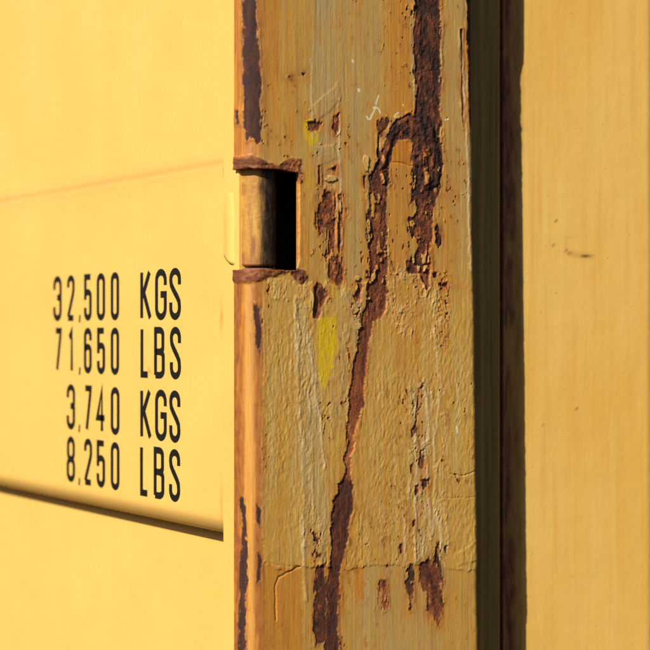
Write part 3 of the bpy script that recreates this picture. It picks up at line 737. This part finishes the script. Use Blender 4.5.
def ribbon(pl, t):
    out = []
    for a in pl:
        if not out or math.hypot(a[0] - out[-1][0], a[1] - out[-1][1]) > .05: out.append(a)
    n = len(out); L, Rr = [], []
    closed = math.hypot(out[0][0] - out[-1][0], out[0][1] - out[-1][1]) < .05
    for i, (x, y) in enumerate(out):
        p = out[i - 1] if i else (out[-2] if closed else None)
        q_ = out[i + 1] if i < n - 1 else (out[1] if closed else None)
        d1 = np.array([x - p[0], y - p[1]]) if p else None; d2 = np.array([q_[0] - x, q_[1] - y]) if q_ else None
        d1 = d2 if d1 is None else d1; d2 = d1 if d2 is None else d2
        d1 = d1 / np.linalg.norm(d1); d2 = d2 / np.linalg.norm(d2)
        m_ = d1 + d2; m_ = m_ / max(np.linalg.norm(m_), 1e-3); c = max(float(m_ @ d1), .5)
        nx, ny = -m_[1] * t / 2 / c, m_[0] * t / 2 / c
        L.append((x + nx, y + ny)); Rr.append((x - nx, y - ny))
    return L, Rr
ROWS = [ # character, left column, right column in the photo
    ('32,500', [(53.2,61.6),(67,74.5),(78,80.6),(84,91.6),(96.6,105),(110.6,119)], 'KGS', [(140.2,151.5),(155,166.6),(169.2,180.8)], 272.0, 320.4, 268.8, 320.2),
    ('71,650', [(54.6,61.6),(68,73.6),(78,80.6),(83.8,91.6),(97,105),(110.6,119)], 'LBS', [(140.4,149),(154,164.6),(169.8,180.8)], 327.5, 375.0, 326.8, 378.6),
    ('3,740', [(66.6,75),(77.6,80.2),(84,91.6),(96,105.4),(110.6,119.4)], 'KGS', [(140.2,151.5),(155,166.6),(169.2,180.2)], 387.0, 435.0, 389.4, 441.0),
    ('8,250', [(66.6,75),(77.6,80.2),(84,92),(96.6,105),(110.6,119.4)], 'LBS', [(140,148.6),(153.6,164.2),(169,180)], 442.0, 490.3, 447.2, 499.2)]
XL = XP - .0003
for num, ncols, unit, ucols, dt, db, ut, ub in ROWS:
    for txt, cols, t_, b_, ref, nm in ((num, ncols, dt, db, 115, 'digit'), (unit, ucols, ut, ub, 160, 'letter')):
        yr = on_x(ref, XL)
        ztop, zbot = z_at(XL, yr, t_), z_at(XL, yr, b_)
        for ch, (l_, r_) in zip(txt, cols):
            y0, y1 = on_x(l_, XL), on_x(r_, XL)               # y0 is the far (left) side
            tk = .0073
            wmm, hmm = (y0 - y1 - tk) * 1000, (ztop - zbot - tk) * 1000
            if ch == ',': hmm = 9.0
            vs, fs = [], []
            for si, pl in enumerate(glyph(ch, max(wmm, 2), hmm)):
                L, Rr = ribbon(pl, (4.2 if ch == ',' else tk * 1000))
                n = len(L); o = len(vs)
                xo = XL - .00012 * si
                zb0 = zbot + tk / 2 - (.0055 if ch == ',' else 0)
                for xq in (xo, xo + .0005):
                    for a in L + Rr: vs.append((xq, y0 - tk / 2 - a[0] / 1000, zb0 + a[1] / 1000))
                for i in range(n - 1):
                    fs.append((o + i, o + i + 1, o + n + i + 1, o + n + i))
                    fs.append((o + i + 1, o + i, o + 2 * n + i, o + 2 * n + i + 1))
                    fs.append((o + n + i, o + n + i + 1, o + 3 * n + i + 1, o + 3 * n + i))
            make_obj('comma' if ch == ',' else nm, vs, fs, M_INK, door)

# ---- side wall: flange behind the post, seam, corrugated sheet
D_S = .0510
side = bpy.data.objects.new('side_wall', None); COL.objects.link(side); side.parent = con
def strip(name, pts, mat, attr_fn=None, dens=.003):
    pts = [np.array(p, float) for p in pts]; L = []
    for a, b in zip(pts, pts[1:]):
        n = max(1, int(np.linalg.norm(b - a) / dens))
        for i in range(n): L.append(a + (b - a) * i / n)
    L.append(pts[-1]); L = np.array(L)
    zs_ = np.concatenate([[ZB], np.arange(-.42, .42, .003), [ZT]])
    Xs, Zs = np.meshgrid(L[:, 0], zs_); Ys = np.repeat(L[None, :, 1], len(zs_), 0)
    ii = np.arange(Xs.size).reshape(Xs.shape)
    Qs = np.stack([ii[:-1, :-1], ii[:-1, 1:], ii[1:, 1:], ii[1:, :-1]], -1).reshape(-1, 4)
    at = {}
    if attr_fn: at = attr_fn(*proj(Xs, Ys, Zs), Zs)
    return fast_mesh(name, np.stack([Xs, Ys, Zs], -1).reshape(-1, 3), Qs, mat, side, at)
def P2(px, y): return (on_y(px, y), y)
f1 = [(X_R - .02, .036), P2(481.5, .036), P2(482.6, .0385), P2(484, .0395), P2(498.5, .0395), P2(499.6, .043), (on_y(499.6, .043), .060)]
strip('flange', f1, M_FLANGE)
xs0 = on_y(514, D_S)
t20 = math.tan(math.radians(20))
s1 = [(on_y(495, D_S + .003), D_S + .003), P2(503, D_S + .0025), (xs0, D_S)]
xa = xs0 + .004; ya = D_S - .0006
s1.append((xa, ya))
xb = xa + (ya + .002) / t20
s1 += [(xb, -.002), (xb + .07, -.002), (xb + .07 + .10, .036), (xb + .24, .036), (xb + .34, -.002), (xb + .41, -.002), (xb + .51, .036), (xb + .60, .036), (xb + .70, -.002), (xb + .8, -.002)]
def side_attr(px, py, z):
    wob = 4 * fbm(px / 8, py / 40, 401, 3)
    r = sstep(10, 3, np.abs(px - 508.5 + wob)) * sstep(-.5, .25, fbm(px / 6, py / 60, 403, 3) + np.where(py < 240, .4, .05))  # seam rust, spread wider to deepen the shaded strip
    seam_shade = sstep(525.5, 519, px + 1.5 * fbm(px / 3, py / 12, 409, 3)) * (.55 + .3 * fbm(px / 5, py / 50, 411, 3))  # painted shade: darkens the sheet as far as the post's shadow edge
    r = np.maximum(r, seam_shade)
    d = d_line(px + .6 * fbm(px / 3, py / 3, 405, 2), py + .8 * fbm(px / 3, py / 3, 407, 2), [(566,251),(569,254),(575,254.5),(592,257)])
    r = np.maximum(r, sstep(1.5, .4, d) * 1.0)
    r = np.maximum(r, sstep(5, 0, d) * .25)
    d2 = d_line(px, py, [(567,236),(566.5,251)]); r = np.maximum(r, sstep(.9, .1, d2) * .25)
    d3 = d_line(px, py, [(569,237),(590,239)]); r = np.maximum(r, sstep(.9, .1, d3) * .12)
    for cx, cy, s in ((577,409,1.6),(543,426,1.5),(554,245,1.2),(556,221,1.0),(560,500,1.0)):
        r = np.maximum(r, sstep(s, s * .3, np.hypot(px - cx, py - cy)) * .8)
    return dict(rust=r)
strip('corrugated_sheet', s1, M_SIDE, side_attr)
# weld bead along the seam
bead_y, bead_x = D_S + .002, on_y(501.5, D_S + .002)
bv, bf = [], []
zb_s = np.arange(-.45, .45, .004); rr = np.random.RandomState(5)
for j, z in enumerate(zb_s):
    r0 = .0016 + .0005 * rr.rand()
    for i in range(8):
        t = math.pi + math.pi * i / 7; bv.append((bead_x + r0 * math.cos(t) + .0003 * rr.rand(), bead_y + r0 * math.sin(t), z))
for j in range(len(zb_s) - 1):
    for i in range(7): bf.append((j * 8 + i, j * 8 + i + 1, j * 8 + 9 + i, j * 8 + 8 + i))
make_obj('weld_bead', bv, bf, M_RUST, side, True)
